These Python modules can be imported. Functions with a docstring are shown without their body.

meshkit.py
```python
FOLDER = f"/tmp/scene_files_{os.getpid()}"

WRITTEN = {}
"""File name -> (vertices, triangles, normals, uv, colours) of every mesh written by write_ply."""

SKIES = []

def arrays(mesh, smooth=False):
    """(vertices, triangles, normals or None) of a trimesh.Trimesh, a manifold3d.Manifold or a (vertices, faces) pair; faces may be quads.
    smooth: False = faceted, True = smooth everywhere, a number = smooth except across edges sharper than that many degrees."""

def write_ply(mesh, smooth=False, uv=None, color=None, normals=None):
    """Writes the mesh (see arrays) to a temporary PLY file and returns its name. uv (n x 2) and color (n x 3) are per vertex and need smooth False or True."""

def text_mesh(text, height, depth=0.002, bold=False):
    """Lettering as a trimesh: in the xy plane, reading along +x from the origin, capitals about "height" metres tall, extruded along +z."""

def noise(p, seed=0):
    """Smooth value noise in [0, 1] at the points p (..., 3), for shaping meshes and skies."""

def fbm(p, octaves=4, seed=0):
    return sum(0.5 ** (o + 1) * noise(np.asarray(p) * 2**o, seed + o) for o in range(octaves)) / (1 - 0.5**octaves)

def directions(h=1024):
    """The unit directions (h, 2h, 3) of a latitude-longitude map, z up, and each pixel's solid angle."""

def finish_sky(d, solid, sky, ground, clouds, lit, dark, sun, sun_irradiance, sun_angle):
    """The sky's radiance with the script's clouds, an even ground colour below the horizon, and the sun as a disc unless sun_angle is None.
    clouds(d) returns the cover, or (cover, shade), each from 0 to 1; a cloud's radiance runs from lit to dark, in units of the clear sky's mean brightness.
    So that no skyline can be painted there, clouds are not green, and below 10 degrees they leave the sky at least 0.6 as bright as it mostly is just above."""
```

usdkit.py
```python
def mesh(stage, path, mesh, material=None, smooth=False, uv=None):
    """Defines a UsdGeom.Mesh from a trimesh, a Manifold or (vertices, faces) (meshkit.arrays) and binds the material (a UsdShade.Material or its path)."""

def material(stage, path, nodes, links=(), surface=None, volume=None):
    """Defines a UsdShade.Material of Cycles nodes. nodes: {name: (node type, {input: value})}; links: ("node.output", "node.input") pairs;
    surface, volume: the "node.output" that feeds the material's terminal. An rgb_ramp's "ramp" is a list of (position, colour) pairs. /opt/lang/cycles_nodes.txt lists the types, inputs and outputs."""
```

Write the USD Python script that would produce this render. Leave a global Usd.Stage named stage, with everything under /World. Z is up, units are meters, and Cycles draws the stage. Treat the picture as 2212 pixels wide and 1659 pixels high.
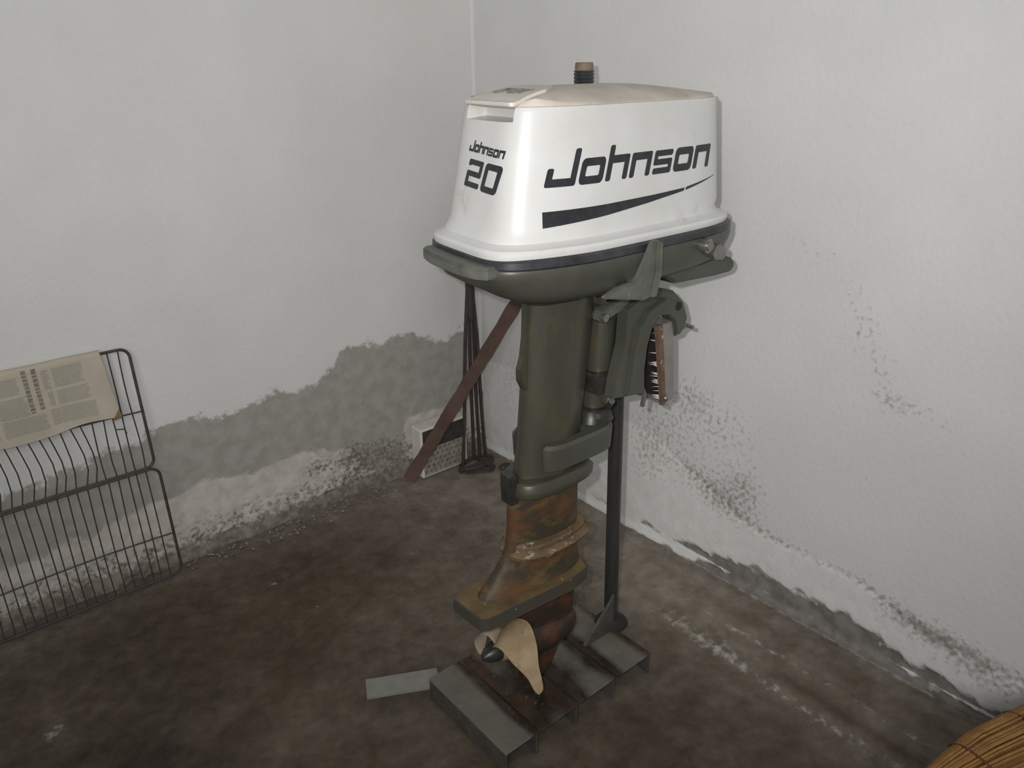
import math, random
import numpy as np
import trimesh
import manifold3d as m3
from shapely import affinity
from shapely.geometry import LineString, LinearRing, Polygon
from shapely.ops import unary_union
from pxr import Usd, UsdGeom, UsdLux, UsdShade, Gf, Sdf, Vt
import usdkit, meshkit

stage = Usd.Stage.CreateInMemory()
UsdGeom.SetStageUpAxis(stage, 'Z')
UsdGeom.Xform.Define(stage, '/World')
random.seed(4)
RNG = np.random.default_rng(4)

# ---------------------------------------------------------------- camera, flash, ambient light, exposure
F_PX, PITCH, PSI, ROLL = 1661.5, 0.397248, 0.875256, -0.011261
CAM = np.array([-1.44661, -1.88943, 1.22])
_fwd = np.array([math.cos(PSI) * math.cos(PITCH), math.sin(PSI) * math.cos(PITCH), -math.sin(PITCH)])
_r = np.array([math.sin(PSI), -math.cos(PSI), 0.0])
_u = np.cross(_r, _fwd)
RIGHT = math.cos(ROLL) * _r + math.sin(ROLL) * _u
UP = -math.sin(ROLL) * _r + math.cos(ROLL) * _u
EXPOSURE = 0.09
cam = UsdGeom.Camera.Define(stage, '/World/camera')
cam.CreateHorizontalApertureAttr(36.0)
cam.CreateVerticalApertureAttr(36.0 * 1659 / 2212)
cam.CreateFocalLengthAttr(36.0 * F_PX / 2212)
cam.CreateClippingRangeAttr(Gf.Vec2f(0.02, 100))
cam.CreateExposureAttr(EXPOSURE)
cam.AddTransformOp().Set(Gf.Matrix4d(*RIGHT, 0, *UP, 0, *(-_fwd), 0, *CAM, 1))

# the camera's own flash, 4 cm to the upper left of its lens, aimed a little high
fl = UsdLux.SphereLight.Define(stage, '/World/flash')
fp = CAM - 0.042 * RIGHT + 0.030 * UP
aim = _fwd + 0.36 * UP + 0.02 * RIGHT
aim /= np.linalg.norm(aim)
fx = np.cross([0, 0, 1.0], -aim); fx /= np.linalg.norm(fx)
fy = np.cross(-aim, fx)
fl.AddTransformOp().Set(Gf.Matrix4d(*fx, 0, *fy, 0, *(-aim), 0, *fp, 1))
fl.CreateRadiusAttr(0.008)
fl.CreateIntensityAttr(16000)
fl.CreateColorAttr(Gf.Vec3f(1.0, 0.985, 0.96))
sh = UsdLux.ShapingAPI.Apply(fl.GetPrim())
sh.CreateShapingConeAngleAttr(58)
sh.CreateShapingConeSoftnessAttr(1.0)

# daylight of the room: a big window high up behind the camera, and the even light of the rest of the room
win = UsdLux.RectLight.Define(stage, '/World/window_daylight')
win.CreateWidthAttr(2.2); win.CreateHeightAttr(1.6)
win.CreateIntensityAttr(3.6)
win.CreateColorAttr(Gf.Vec3f(0.97, 0.99, 1.0))
_wp = np.array([-3.0, -3.4, 2.25]); _wd = np.array([-0.4, -0.4, 1.4]) - _wp; _wd /= np.linalg.norm(_wd)
_wx = np.cross([0, 0, 1.0], -_wd); _wx /= np.linalg.norm(_wx); _wy = np.cross(-_wd, _wx)
win.AddTransformOp().Set(Gf.Matrix4d(*_wx, 0, *_wy, 0, *(-_wd), 0, *_wp, 1))
dome = UsdLux.DomeLight.Define(stage, '/World/room_light')
dome.CreateIntensityAttr(0.07)
dome.CreateColorAttr(Gf.Vec3f(1.0, 0.99, 0.97))

# ---------------------------------------------------------------- materials
LK = '/World/Looks/'
UsdGeom.Scope.Define(stage, '/World/Looks')


def mat(name, c1, c2, scale=20, rough=0.5, metallic=0.0, spec=0.5, lo=0.35, hi=0.65, detail=5, c3=None, s3=60, lo3=0.6, hi3=0.7, bump=0.0, bscale=200, stretch=(1, 1, 1), coat=0.0):
    n = {'g': ('geometry', {}), 'm': ('mapping', {'scale': stretch}), 'n': ('noise_texture', {'scale': scale, 'detail': detail, 'roughness': 0.6}),
         'mr': ('map_range', {'from_min': lo, 'from_max': hi, 'clamp': True}), 'mix': ('mix_color', {'a': c1, 'b': c2}),
         'p': ('principled_bsdf', {'roughness': rough, 'metallic': metallic, 'specular_ior_level': spec, 'coat_weight': coat})}
    l = [('g.position', 'm.vector'), ('m.vector', 'n.vector'), ('n.fac', 'mr.value'), ('mr.result', 'mix.fac')]
    out = 'mix.result'
    if c3 is not None:
        n.update({'n3': ('noise_texture', {'scale': s3, 'detail': 6, 'roughness': 0.65}), 'mr3': ('map_range', {'from_min': lo3, 'from_max': hi3, 'clamp': True}), 'mix3': ('mix_color', {'b': c3})})
        l += [('m.vector', 'n3.vector'), ('n3.fac', 'mr3.value'), ('mr3.result', 'mix3.fac'), (out, 'mix3.a')]
        out = 'mix3.result'
    l.append((out, 'p.base_color'))
    if bump:
        n.update({'nb': ('noise_texture', {'scale': bscale, 'detail': 4}), 'b': ('bump', {'strength': bump, 'distance': 0.002})})
        l += [('m.vector', 'nb.vector'), ('nb.fac', 'b.height'), ('b.normal', 'p.normal')]
    return usdkit.material(stage, LK + name, n, l, surface='p.BSDF')


def masked(name, base1, base2, cR, cG, cB, scale=3, sR=40, sG=60, sB=90, wR=0.35, wG=0.4, wB=0.5, rough=0.9, bump=0.25, bscale=90, eR=0.04, eG=0.06, eB=0.05, fine=None):
    """Base of two tones; three stain colours laid over it where the mesh's 'stain' primvar plus noise passes one half."""
    n = {'g': ('geometry', {}), 'n': ('noise_texture', {'scale': scale, 'detail': 6, 'roughness': 0.6}), 'mr': ('map_range', {'from_min': 0.35, 'from_max': 0.65}),
         'mix': ('mix_color', {'a': base1, 'b': base2}), 'at': ('attribute', {'attribute': 'stain'}), 'sep': ('separate_color', {}),
         'p': ('principled_bsdf', {'roughness': rough, 'specular_ior_level': 0.2})}
    l = [('g.position', 'n.vector'), ('n.fac', 'mr.value'), ('mr.result', 'mix.fac'), ('at.color', 'sep.color')]
    out = 'mix.result'
    for ch, col, s, w, e in (('r', cR, sR, wR, eR), ('g', cG, sG, wG, eG), ('b', cB, sB, wB, eB)):
        a, b = col
        n.update({f'n{ch}': ('noise_texture', {'scale': s, 'detail': 7, 'roughness': 0.65}), f'ma{ch}': ('math', {'math_type': 'multiply_add', 'value2': w, 'value3': -w / 2}),
                  f'ad{ch}': ('math', {'math_type': 'add'}), f'mr{ch}': ('map_range', {'from_min': 0.5 - e, 'from_max': 0.5 + e, 'clamp': True}),
                  f'v{ch}': ('noise_texture', {'scale': s * 0.7, 'detail': 5}), f'vr{ch}': ('map_range', {'from_min': 0.38, 'from_max': 0.62}),
                  f'c{ch}': ('mix_color', {'a': a, 'b': b}), f'mx{ch}': ('mix_color', {})})
        l += [('g.position', f'n{ch}.vector'), (f'n{ch}.fac', f'ma{ch}.value1'), (f'ma{ch}.value', f'ad{ch}.value1'), (f'sep.{ch}', f'ad{ch}.value2'), (f'ad{ch}.value', f'mr{ch}.value'),
              ('g.position', f'v{ch}.vector'), (f'v{ch}.fac', f'vr{ch}.value'), (f'vr{ch}.result', f'c{ch}.fac'), (f'c{ch}.result', f'mx{ch}.b'), (f'mr{ch}.result', f'mx{ch}.fac'), (out, f'mx{ch}.a')]
        out = f'mx{ch}.result'
    if fine:
        n.update({'nf': ('noise_texture', {'scale': fine, 'detail': 4, 'roughness': 0.7}), 'mf': ('map_range', {'from_min': 0.3, 'from_max': 0.7, 'to_min': 0.75, 'to_max': 1.2}),
                  'cf': ('combine_color', {}), 'xf': ('mix_color', {'blend_type': 'multiply', 'fac': 1.0})})
        l += [('g.position', 'nf.vector'), ('nf.fac', 'mf.value'), ('mf.result', 'cf.r'), ('mf.result', 'cf.g'), ('mf.result', 'cf.b'), (out, 'xf.a'), ('cf.color', 'xf.b')]
        out = 'xf.result'
    l.append((out, 'p.base_color'))
    n.update({'nb': ('noise_texture', {'scale': bscale, 'detail': 6}), 'b': ('bump', {'strength': bump, 'distance': 0.004})})
    l += [('g.position', 'nb.vector'), ('nb.fac', 'b.height'), ('b.normal', 'p.normal')]
    return usdkit.material(stage, LK + name, n, l, surface='p.BSDF')


M = {}
M['wall_left'] = masked('whitewash_left', (0.65, 0.645, 0.625), (0.71, 0.705, 0.685), ((0.325, 0.315, 0.275), (0.385, 0.375, 0.34)), ((0.50, 0.46, 0.40), (0.60, 0.565, 0.51)), ((0.16, 0.14, 0.112), (0.27, 0.24, 0.20)),
                        scale=2.5, sR=38, sG=42, sB=75, wR=0.80, wG=0.9, wB=0.9, eR=0.07, eG=0.10, eB=0.10)
M['wall_right'] = masked('whitewash_right', (0.66, 0.655, 0.64), (0.72, 0.715, 0.70), ((0.19, 0.172, 0.155), (0.28, 0.262, 0.245)), ((0.74, 0.73, 0.71), (0.79, 0.78, 0.755)), ((0.25, 0.235, 0.205), (0.42, 0.405, 0.38)),
                         scale=2.5, sR=42, sG=50, sB=130, wR=0.6, wG=0.6, wB=1.0, eR=0.10, eG=0.12, eB=0.16)
M['floor'] = masked('dirty_concrete', (0.070, 0.053, 0.036), (0.094, 0.072, 0.050), ((0.20, 0.170, 0.135), (0.27, 0.235, 0.195)), ((0.036, 0.028, 0.021), (0.060, 0.046, 0.033)), ((0.30, 0.27, 0.23), (0.46, 0.43, 0.38)),
                    scale=5, sR=16, sG=20, sB=60, wR=0.6, wG=0.7, wB=0.8, eR=0.42, eG=0.35, eB=0.10, rough=0.85, bump=0.3, bscale=60, fine=28)
M['cowl'] = mat('white_cowl_paint', (0.635, 0.635, 0.625), (0.575, 0.57, 0.55), scale=9, rough=0.34, c3=(0.40, 0.385, 0.355), s3=15, lo3=0.60, hi3=0.82)
M['cowl_top'] = mat('stained_white_paint', (0.60, 0.54, 0.47), (0.47, 0.41, 0.345), scale=14, rough=0.6, c3=(0.35, 0.31, 0.26), s3=30, lo3=0.6, hi3=0.8)
M['lid'] = mat('scoop_lid_paint', (0.68, 0.635, 0.58), (0.56, 0.51, 0.45), scale=14, rough=0.5)
M['decal'] = mat('black_decal', (0.016, 0.017, 0.021), (0.028, 0.029, 0.034), scale=60, rough=0.4)
M['faded_print'] = mat('faded_grey_print', (0.10, 0.105, 0.095), (0.30, 0.29, 0.26), scale=60, rough=0.7)
M['rubber'] = mat('black_rubber', (0.018, 0.019, 0.021), (0.045, 0.046, 0.05), scale=30, rough=0.42, c3=(0.22, 0.22, 0.22), s3=55, lo3=0.72, hi3=0.78)
M['olive'] = mat('olive_paint', (0.056, 0.057, 0.045), (0.074, 0.075, 0.061), scale=10, rough=0.42, c3=(0.075, 0.066, 0.040), s3=22, lo3=0.58, hi3=0.72, bump=0.05, bscale=150)
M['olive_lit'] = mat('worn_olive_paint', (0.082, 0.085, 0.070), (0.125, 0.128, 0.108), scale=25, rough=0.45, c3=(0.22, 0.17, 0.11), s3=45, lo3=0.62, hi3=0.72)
M['olive_leg'] = mat('stained_olive_paint', (0.042, 0.042, 0.031), (0.058, 0.057, 0.039), scale=16, rough=0.40, c3=(0.075, 0.058, 0.028), s3=26, lo3=0.55, hi3=0.72, stretch=(1, 1, 0.35), coat=0.1)
M['dark'] = mat('dark_greasy_metal', (0.020, 0.019, 0.016), (0.040, 0.038, 0.032), scale=40, rough=0.38)
M['steel'] = mat('bare_steel', (0.20, 0.195, 0.185), (0.30, 0.29, 0.27), scale=60, rough=0.35, metallic=0.7)
M['gear'] = mat('rusty_gearcase', (0.110, 0.046, 0.016), (0.040, 0.032, 0.019), scale=11, rough=0.6, lo=0.36, hi=0.54, c3=(0.115, 0.075, 0.022), s3=20, lo3=0.52, hi3=0.66, stretch=(1, 1, 1.8), bump=0.2, bscale=120)
M['gear_low'] = mat('dark_rusty_gearcase', (0.030, 0.021, 0.014), (0.085, 0.034, 0.016), scale=16, rough=0.6, lo=0.48, hi=0.62, stretch=(1, 1, 1.8), bump=0.2, bscale=120)
M['plate_rust'] = mat('crusted_plate', (0.095, 0.060, 0.030), (0.17, 0.11, 0.055), scale=30, rough=0.7, c3=(0.42, 0.38, 0.30), s3=40, lo3=0.58, hi3=0.66, bump=0.4, bscale=160)
M['cav'] = mat('corroded_plate', (0.055, 0.058, 0.050), (0.075, 0.056, 0.036), scale=26, rough=0.5, c3=(0.34, 0.33, 0.29), s3=55, lo3=0.66, hi3=0.71, bump=0.25, bscale=160)
M['cav_top'] = mat('ochre_plate', (0.17, 0.115, 0.045), (0.085, 0.055, 0.030), scale=18, rough=0.7, c3=(0.36, 0.30, 0.20), s3=45, lo3=0.64, hi3=0.72)
M['prop'] = mat('tan_propeller', (0.36, 0.275, 0.165), (0.27, 0.175, 0.085), scale=22, rough=0.7, c3=(0.14, 0.085, 0.045), s3=42, lo3=0.58, hi3=0.72, bump=0.3, bscale=180)
M['prop_pale'] = mat('pale_propeller', (0.44, 0.38, 0.28), (0.36, 0.29, 0.18), scale=25, rough=0.7)
M['grip_end'] = mat('tan_wood_end', (0.22, 0.165, 0.105), (0.17, 0.125, 0.08), scale=40, rough=0.7)
M['hub'] = mat('dark_cone', (0.022, 0.022, 0.022), (0.035, 0.035, 0.034), scale=30, rough=0.33)
M['stand'] = masked('grey_primed_steel', (0.125, 0.117, 0.099), (0.16, 0.149, 0.126), ((0.020, 0.016, 0.012), (0.045, 0.036, 0.028)), ((0.115, 0.055, 0.032), (0.07, 0.04, 0.026)), ((0.36, 0.31, 0.26), (0.42, 0.36, 0.30)),
                    scale=14, sR=45, sG=40, sB=60, wR=0.5, wG=0.6, wB=0.7, eR=0.22, eG=0.25, eB=.2, rough=0.55, bump=0.06)
M['stand_edge'] = mat('sooty_steel', (0.055, 0.050, 0.045), (0.09, 0.082, 0.072), scale=30, rough=0.5)
M['foot'] = mat('light_grey_steel', (0.195, 0.192, 0.168), (0.24, 0.235, 0.205), scale=30, rough=0.55)
M['post'] = mat('dark_steel_tube', (0.035, 0.034, 0.032), (0.060, 0.058, 0.054), scale=20, rough=0.33, metallic=0.3, stretch=(1, 1, 0.2))
M['box'] = mat('grey_brown_steel', (0.22, 0.205, 0.19), (0.27, 0.25, 0.23), scale=25, rough=0.45, metallic=0.2, c3=(0.12, 0.09, 0.07), s3=50, lo3=0.7, hi3=0.76)
M['rust_edge'] = mat('rusted_edge', (0.105, 0.058, 0.038), (0.17, 0.11, 0.078), scale=60, rough=0.8, c3=(0.55, 0.48, 0.40), s3=80, lo3=0.58, hi3=0.66)
M['black'] = mat('black_grime', (0.012, 0.010, 0.009), (0.022, 0.018, 0.016), scale=40, rough=0.7)
M['flake'] = mat('pale_fibre', (0.70, 0.66, 0.62), (0.60, 0.52, 0.46), scale=80, rough=0.9)
M['wire'] = mat('dark_wire', (0.045, 0.042, 0.038), (0.075, 0.068, 0.060), scale=50, rough=0.55, metallic=0.2)
M['paper'] = mat('old_newsprint', (0.44, 0.39, 0.31), (0.50, 0.45, 0.37), scale=9, rough=0.95, c3=(0.40, 0.345, 0.26), s3=5, lo3=0.5, hi3=0.7)
M['ink'] = mat('faded_ink', (0.31, 0.29, 0.245), (0.38, 0.35, 0.29), scale=160, rough=0.95)
M['ink_dark'] = mat('headline_ink', (0.15, 0.14, 0.115), (0.28, 0.26, 0.215), scale=160, rough=0.95)
M['singe'] = mat('brown_singed_paper', (0.16, 0.095, 0.05), (0.26, 0.17, 0.10), scale=60, rough=0.95)
M['bar'] = mat('brown_rusty_flat_bar', (0.075, 0.040, 0.030), (0.115, 0.062, 0.046), scale=14, rough=0.7, c3=(0.05, 0.033, 0.028), s3=30, lo3=0.6, hi3=0.75, bump=0.2, bscale=120)
M['rod'] = mat('dark_iron_rod', (0.036, 0.028, 0.025), (0.060, 0.045, 0.040), scale=40, rough=0.55)
M['scrap'] = mat('dark_scrap_iron', (0.045, 0.036, 0.030), (0.075, 0.058, 0.047), scale=40, rough=0.7, bump=0.3)
M['brick'] = mat('whitewashed_block', (0.62, 0.59, 0.54), (0.68, 0.65, 0.60), scale=30, rough=0.95, bump=0.2, bscale=120)
M['brick_face'] = mat('bare_block_face', (0.34, 0.31, 0.26), (0.24, 0.215, 0.175), scale=40, rough=0.95, c3=(0.10, 0.085, 0.06), s3=45, lo3=0.55, hi3=0.68, bump=0.3)
M['soot'] = mat('sooty_block_face', (0.035, 0.031, 0.027), (0.065, 0.056, 0.046), scale=60, rough=0.9, c3=(0.22, 0.20, 0.17), s3=110, lo3=0.66, hi3=0.72, bump=0.4)
M['straw'] = mat('orange_straw', (0.40, 0.20, 0.055), (0.29, 0.145, 0.045), scale=26, rough=0.8, c3=(0.46, 0.27, 0.09), s3=40, lo3=0.55, hi3=0.7)
M['straw_dark'] = mat('brown_straw', (0.30, 0.155, 0.05), (0.22, 0.115, 0.04), scale=26, rough=0.85)
M['twine'] = mat('rust_red_twine', (0.16, 0.055, 0.022), (0.10, 0.045, 0.020), scale=60, rough=0.9)
M['crumb'] = mat('plaster_crumb', (0.27, 0.24, 0.20), (0.16, 0.14, 0.115), scale=60, rough=1.0)

# ---------------------------------------------------------------- prims
BASE, COUNT = {}, {}


def path_for(parent, name):
    k = f'{parent}/{name}'
    c = COUNT.get(k, -1) + 1
    COUNT[k] = c
    return k if c == 0 else f'{k}_{c:03d}'


def thing(name, label, cat, base=(0, 0, 0), group=None):
    p = path_for('/World', name)
    x = UsdGeom.Xform.Define(stage, p)
    x.AddTranslateOp().Set(Gf.Vec3d(*map(float, base)))
    BASE[p] = np.array(base, float)
    d = x.GetPrim()
    d.SetCustomDataByKey('label', label); d.SetCustomDataByKey('category', cat)
    if group:
        d.SetCustomDataByKey('group', group)
    return p


def obj(name, mesh, m, parent='/World', smooth=35, label=None, kind=None, stain=None):
    if isinstance(mesh, list):
        mesh = trimesh.util.concatenate([tm(a) for a in mesh])
    mesh = tm(mesh)
    base = BASE.get(parent, np.zeros(3))
    mesh = trimesh.Trimesh(mesh.vertices - base, mesh.faces, process=False)
    p = path_for(parent, name)
    BASE[p] = base
    g = usdkit.mesh(stage, p, mesh, M[m], smooth=True if stain is not None else smooth)
    if stain is not None:
        UsdGeom.PrimvarsAPI(g).CreatePrimvar('stain', Sdf.ValueTypeNames.Color3fArray, 'vertex').Set(Vt.Vec3fArray.FromNumpy(np.clip(stain, 0, 1).astype(np.float32)))
    d = g.GetPrim()
    if label:
        d.SetCustomDataByKey('label', label)
    if kind:
        d.SetCustomDataByKey('kind', kind)
    return p


# ---------------------------------------------------------------- shapes
def tm(m):
    if isinstance(m, trimesh.Trimesh):
        return m
    if hasattr(m, 'to_mesh'):
        q = m.to_mesh()
        return trimesh.Trimesh(q.vert_properties[:, :3], q.tri_verts, process=False)
    return trimesh.Trimesh(*m, process=False)


def mani(m):
    m = tm(m).copy()
    m.merge_vertices()
    return m3.Manifold(m3.Mesh(np.asarray(m.vertices, np.float32), np.asarray(m.faces, np.uint32)))


def hull(pts):
    return tm(m3.Manifold.hull_points(np.asarray(pts, float)))


def rbox(lo, hi, c=0.003):
    """A box with chamfered edges between two corners."""
    lo, hi = np.array(lo, float), np.array(hi, float)
    c = min(c, 0.45 * float((hi - lo).min()))
    pts = []
    for i in range(8):
        p = np.array([hi[k] if i >> k & 1 else lo[k] for k in range(3)])
        s = np.array([-1 if i >> k & 1 else 1 for k in range(3)])
        for k in range(3):
            d = s * c
            d[k] = 0
            pts.append(p + d)
    return hull(pts)


def frame_of(t):
    t = t / np.linalg.norm(t)
    a = np.array([0, 0, 1.0]) if abs(t[2]) < 0.9 else np.array([1.0, 0, 0])
    u = np.cross(a, t); u /= np.linalg.norm(u)
    return u, np.cross(t, u)


def tube(pts, r, n=10, flat=None):
    """A capped round (or, with flat=(w, h), rectangular) bar along points."""
    pts = np.asarray(pts, float)
    r = np.broadcast_to(r, len(pts))
    T = np.gradient(pts, axis=0)
    u, w = frame_of(T[0])
    V = []
    for i, (p, t) in enumerate(zip(pts, T)):
        t = t / np.linalg.norm(t)
        u = u - t * (u @ t); u /= np.linalg.norm(u)
        w = np.cross(t, u)
        if flat:
            ring = [p + a * flat[0] / 2 * u + b * flat[1] / 2 * w for a, b in ((1, 1), (-1, 1), (-1, -1), (1, -1))]
        else:
            ring = [p + r[i] * (math.cos(k * 2 * math.pi / n) * u + math.sin(k * 2 * math.pi / n) * w) for k in range(n)]
        V.append(ring)
    return loft(V)


def loft(rings, cap=True):
    """Joins equal closed rings; caps both ends with fans."""
    V = np.array(rings, float)
    k, n = V.shape[:2]
    F = []
    for i in range(k - 1):
        for j in range(n):
            a, b = i * n + j, i * n + (j + 1) % n
            F += [[a, b, b + n], [a, b + n, a + n]]
    P = V.reshape(-1, 3)
    if cap:
        P = np.vstack([P, V[0].mean(0), V[-1].mean(0)])
        for j in range(n):
            F.append([k * n, (j + 1) % n, j])
            F.append([k * n + 1, (k - 1) * n + j, (k - 1) * n + (j + 1) % n])
    m = trimesh.Trimesh(P, F, process=False)
    if m.volume < 0:
        m.invert()
    return m


def sring(xc, yc, z, a, b, n=5.0, N=96, a_back=None):
    t = np.linspace(0, 2 * np.pi, N, endpoint=False)
    c, s = np.cos(t), np.sin(t)
    x = xc + a * np.sign(c) * np.abs(c) ** (2 / n)
    y = yc + b * np.sign(s) * np.abs(s) ** (2 / n)
    return np.stack([x, y, np.full(N, z)], 1)


def extr(poly, lo, hi, axis='y', bev=0.0015):
    """Extrudes a polygon with eased edges. axis y: polygon in (x, z); axis z: polygon in (x, y); axis x: polygon in (y, z)."""
    if not isinstance(poly, Polygon) and not hasattr(poly, 'geoms'):
        poly = Polygon(poly)

    def ex(p, h):
        gs = [g for g in getattr(p, 'geoms', [p]) if g.area > 1e-9]
        return [trimesh.creation.extrude_polygon(g, h, engine='earcut') for g in gs]

    H = hi - lo
    parts = []
    if bev and H > 3 * bev:
        for off, z0, h in ((0, bev, H - 2 * bev), (-bev * 0.5, bev * 0.4, H - 0.8 * bev), (-bev, 0, H)):
            for e in ex(poly.buffer(off, join_style=1) if off else poly, h):
                e.apply_translation([0, 0, z0]); parts.append(mani(e))
        m = tm(m3.Manifold.batch_boolean(parts, m3.OpType.Add))
    else:
        m = trimesh.util.concatenate(ex(poly, H))
    v = m.vertices.copy()
    if axis == 'y':
        m.vertices = np.stack([v[:, 0], hi - v[:, 2], v[:, 1]], 1)
    elif axis == 'x':
        m.vertices = np.stack([lo + v[:, 2], v[:, 0], v[:, 1]], 1)
    else:
        m.vertices = np.stack([v[:, 0], v[:, 1], lo + v[:, 2]], 1)
    return m


def round_poly(pts, r):
    p = Polygon(pts)
    return p.buffer(-r, join_style=1, quad_segs=4).buffer(2 * r, join_style=1, quad_segs=4).buffer(-r, join_style=1, quad_segs=4)


def cyl(a, b, r, n=20, r2=None):
    a, b = np.array(a, float), np.array(b, float)
    return tube([a, b], [r, r if r2 is None else r2], n)


def bolt(a, b, r, n=6):
    return cyl(a, b, r, n)


def sphere(c, r, sc=(1, 1, 1), sub=2):
    s = trimesh.creation.icosphere(sub, r)
    s.vertices = s.vertices * np.array(sc) + np.array(c)
    return s


def fbm(p, o=4, seed=0):
    return meshkit.fbm(p, o, seed)


def axis_steps(lo, flo, fhi, hi, fine, coarse):
    a = [np.arange(lo, flo, coarse)] if flo > lo else []
    b = [np.arange(flo, fhi, fine)]
    c = [np.linspace(fhi, hi, max(2, int((hi - fhi) / coarse) + 1))] if hi > fhi else [np.array([fhi])]
    return np.unique(np.concatenate(a + b + c).round(5))


def sstep(x, a, b):
    t = np.clip((x - a) / (b - a), 0, 1)
    return t * t * (3 - 2 * t)


def blob(u, v, cu, cv, ru, rv, rot=0.0):
    c, s = math.cos(rot), math.sin(rot)
    du, dv = u - cu, v - cv
    return np.exp(-(((du * c + dv * s) / ru) ** 2 + ((-du * s + dv * c) / rv) ** 2))


def sheet(us, vs, place, back):
    """A relief slab: its face a fine grid at place(u, v), its back a flat plane (back(u, v)), closed all round."""
    U, V = np.meshgrid(us, vs, indexing='ij')
    P = place(U, V).reshape(-1, 3)
    B = back(U, V).reshape(-1, 3)
    nu, nv = len(us), len(vs)
    i = np.arange(nu * nv).reshape(nu, nv)
    q = np.stack([i[:-1, :-1], i[1:, :-1], i[1:, 1:], i[:-1, 1:]], -1).reshape(-1, 4)
    F = np.vstack([q[:, [0, 1, 2]], q[:, [0, 2, 3]]])
    edge = np.concatenate([i[:, 0], i[-1, 1:], i[::-1, -1][1:], i[0, ::-1][1:-1]])
    n0 = len(P)
    ring = np.arange(len(edge)) + n0
    nxt = np.roll(np.arange(len(edge)), -1)
    E = np.vstack([np.stack([edge, ring, ring[nxt]], 1), np.stack([edge, ring[nxt], edge[nxt]], 1)])
    c = n0 + len(edge)
    C = np.stack([np.full(len(edge), c), ring[nxt], ring], 1)
    Bv = np.vstack([B[edge], B[edge].mean(0)])
    return np.vstack([P, Bv]), np.vstack([F, E, C]), U.ravel(), V.ravel()


# ---------------------------------------------------------------- the setting
# wall_left: the plane y = 0, damp and crumbling at its foot
DX = [-3.6, -1.372, -1.225, -1.02, -.951, -.859, -.715, -.652, -.592, -.532, -.497, -.406, -.245, -.144, -.052, 0]
DZ = [.30, .323, .352, .382, .392, .37, .395, .372, .388, .414, .461, .468, .459, .413, .44, .44]
WX = [-3.6, -1.3, -1.009, -.945, -.812, -.673, -.543, -.434, -.382, -.28, 0]
WZ = [.15, .16, .195, .21, .185, .196, .176, .166, .18, .195, .19]
xs = axis_steps(-3.6, -1.75, 0.0, 0.0, 0.006, 0.06)
zs = axis_steps(-0.02, -0.02, 0.62, 2.7, 0.006, 0.05)


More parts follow.
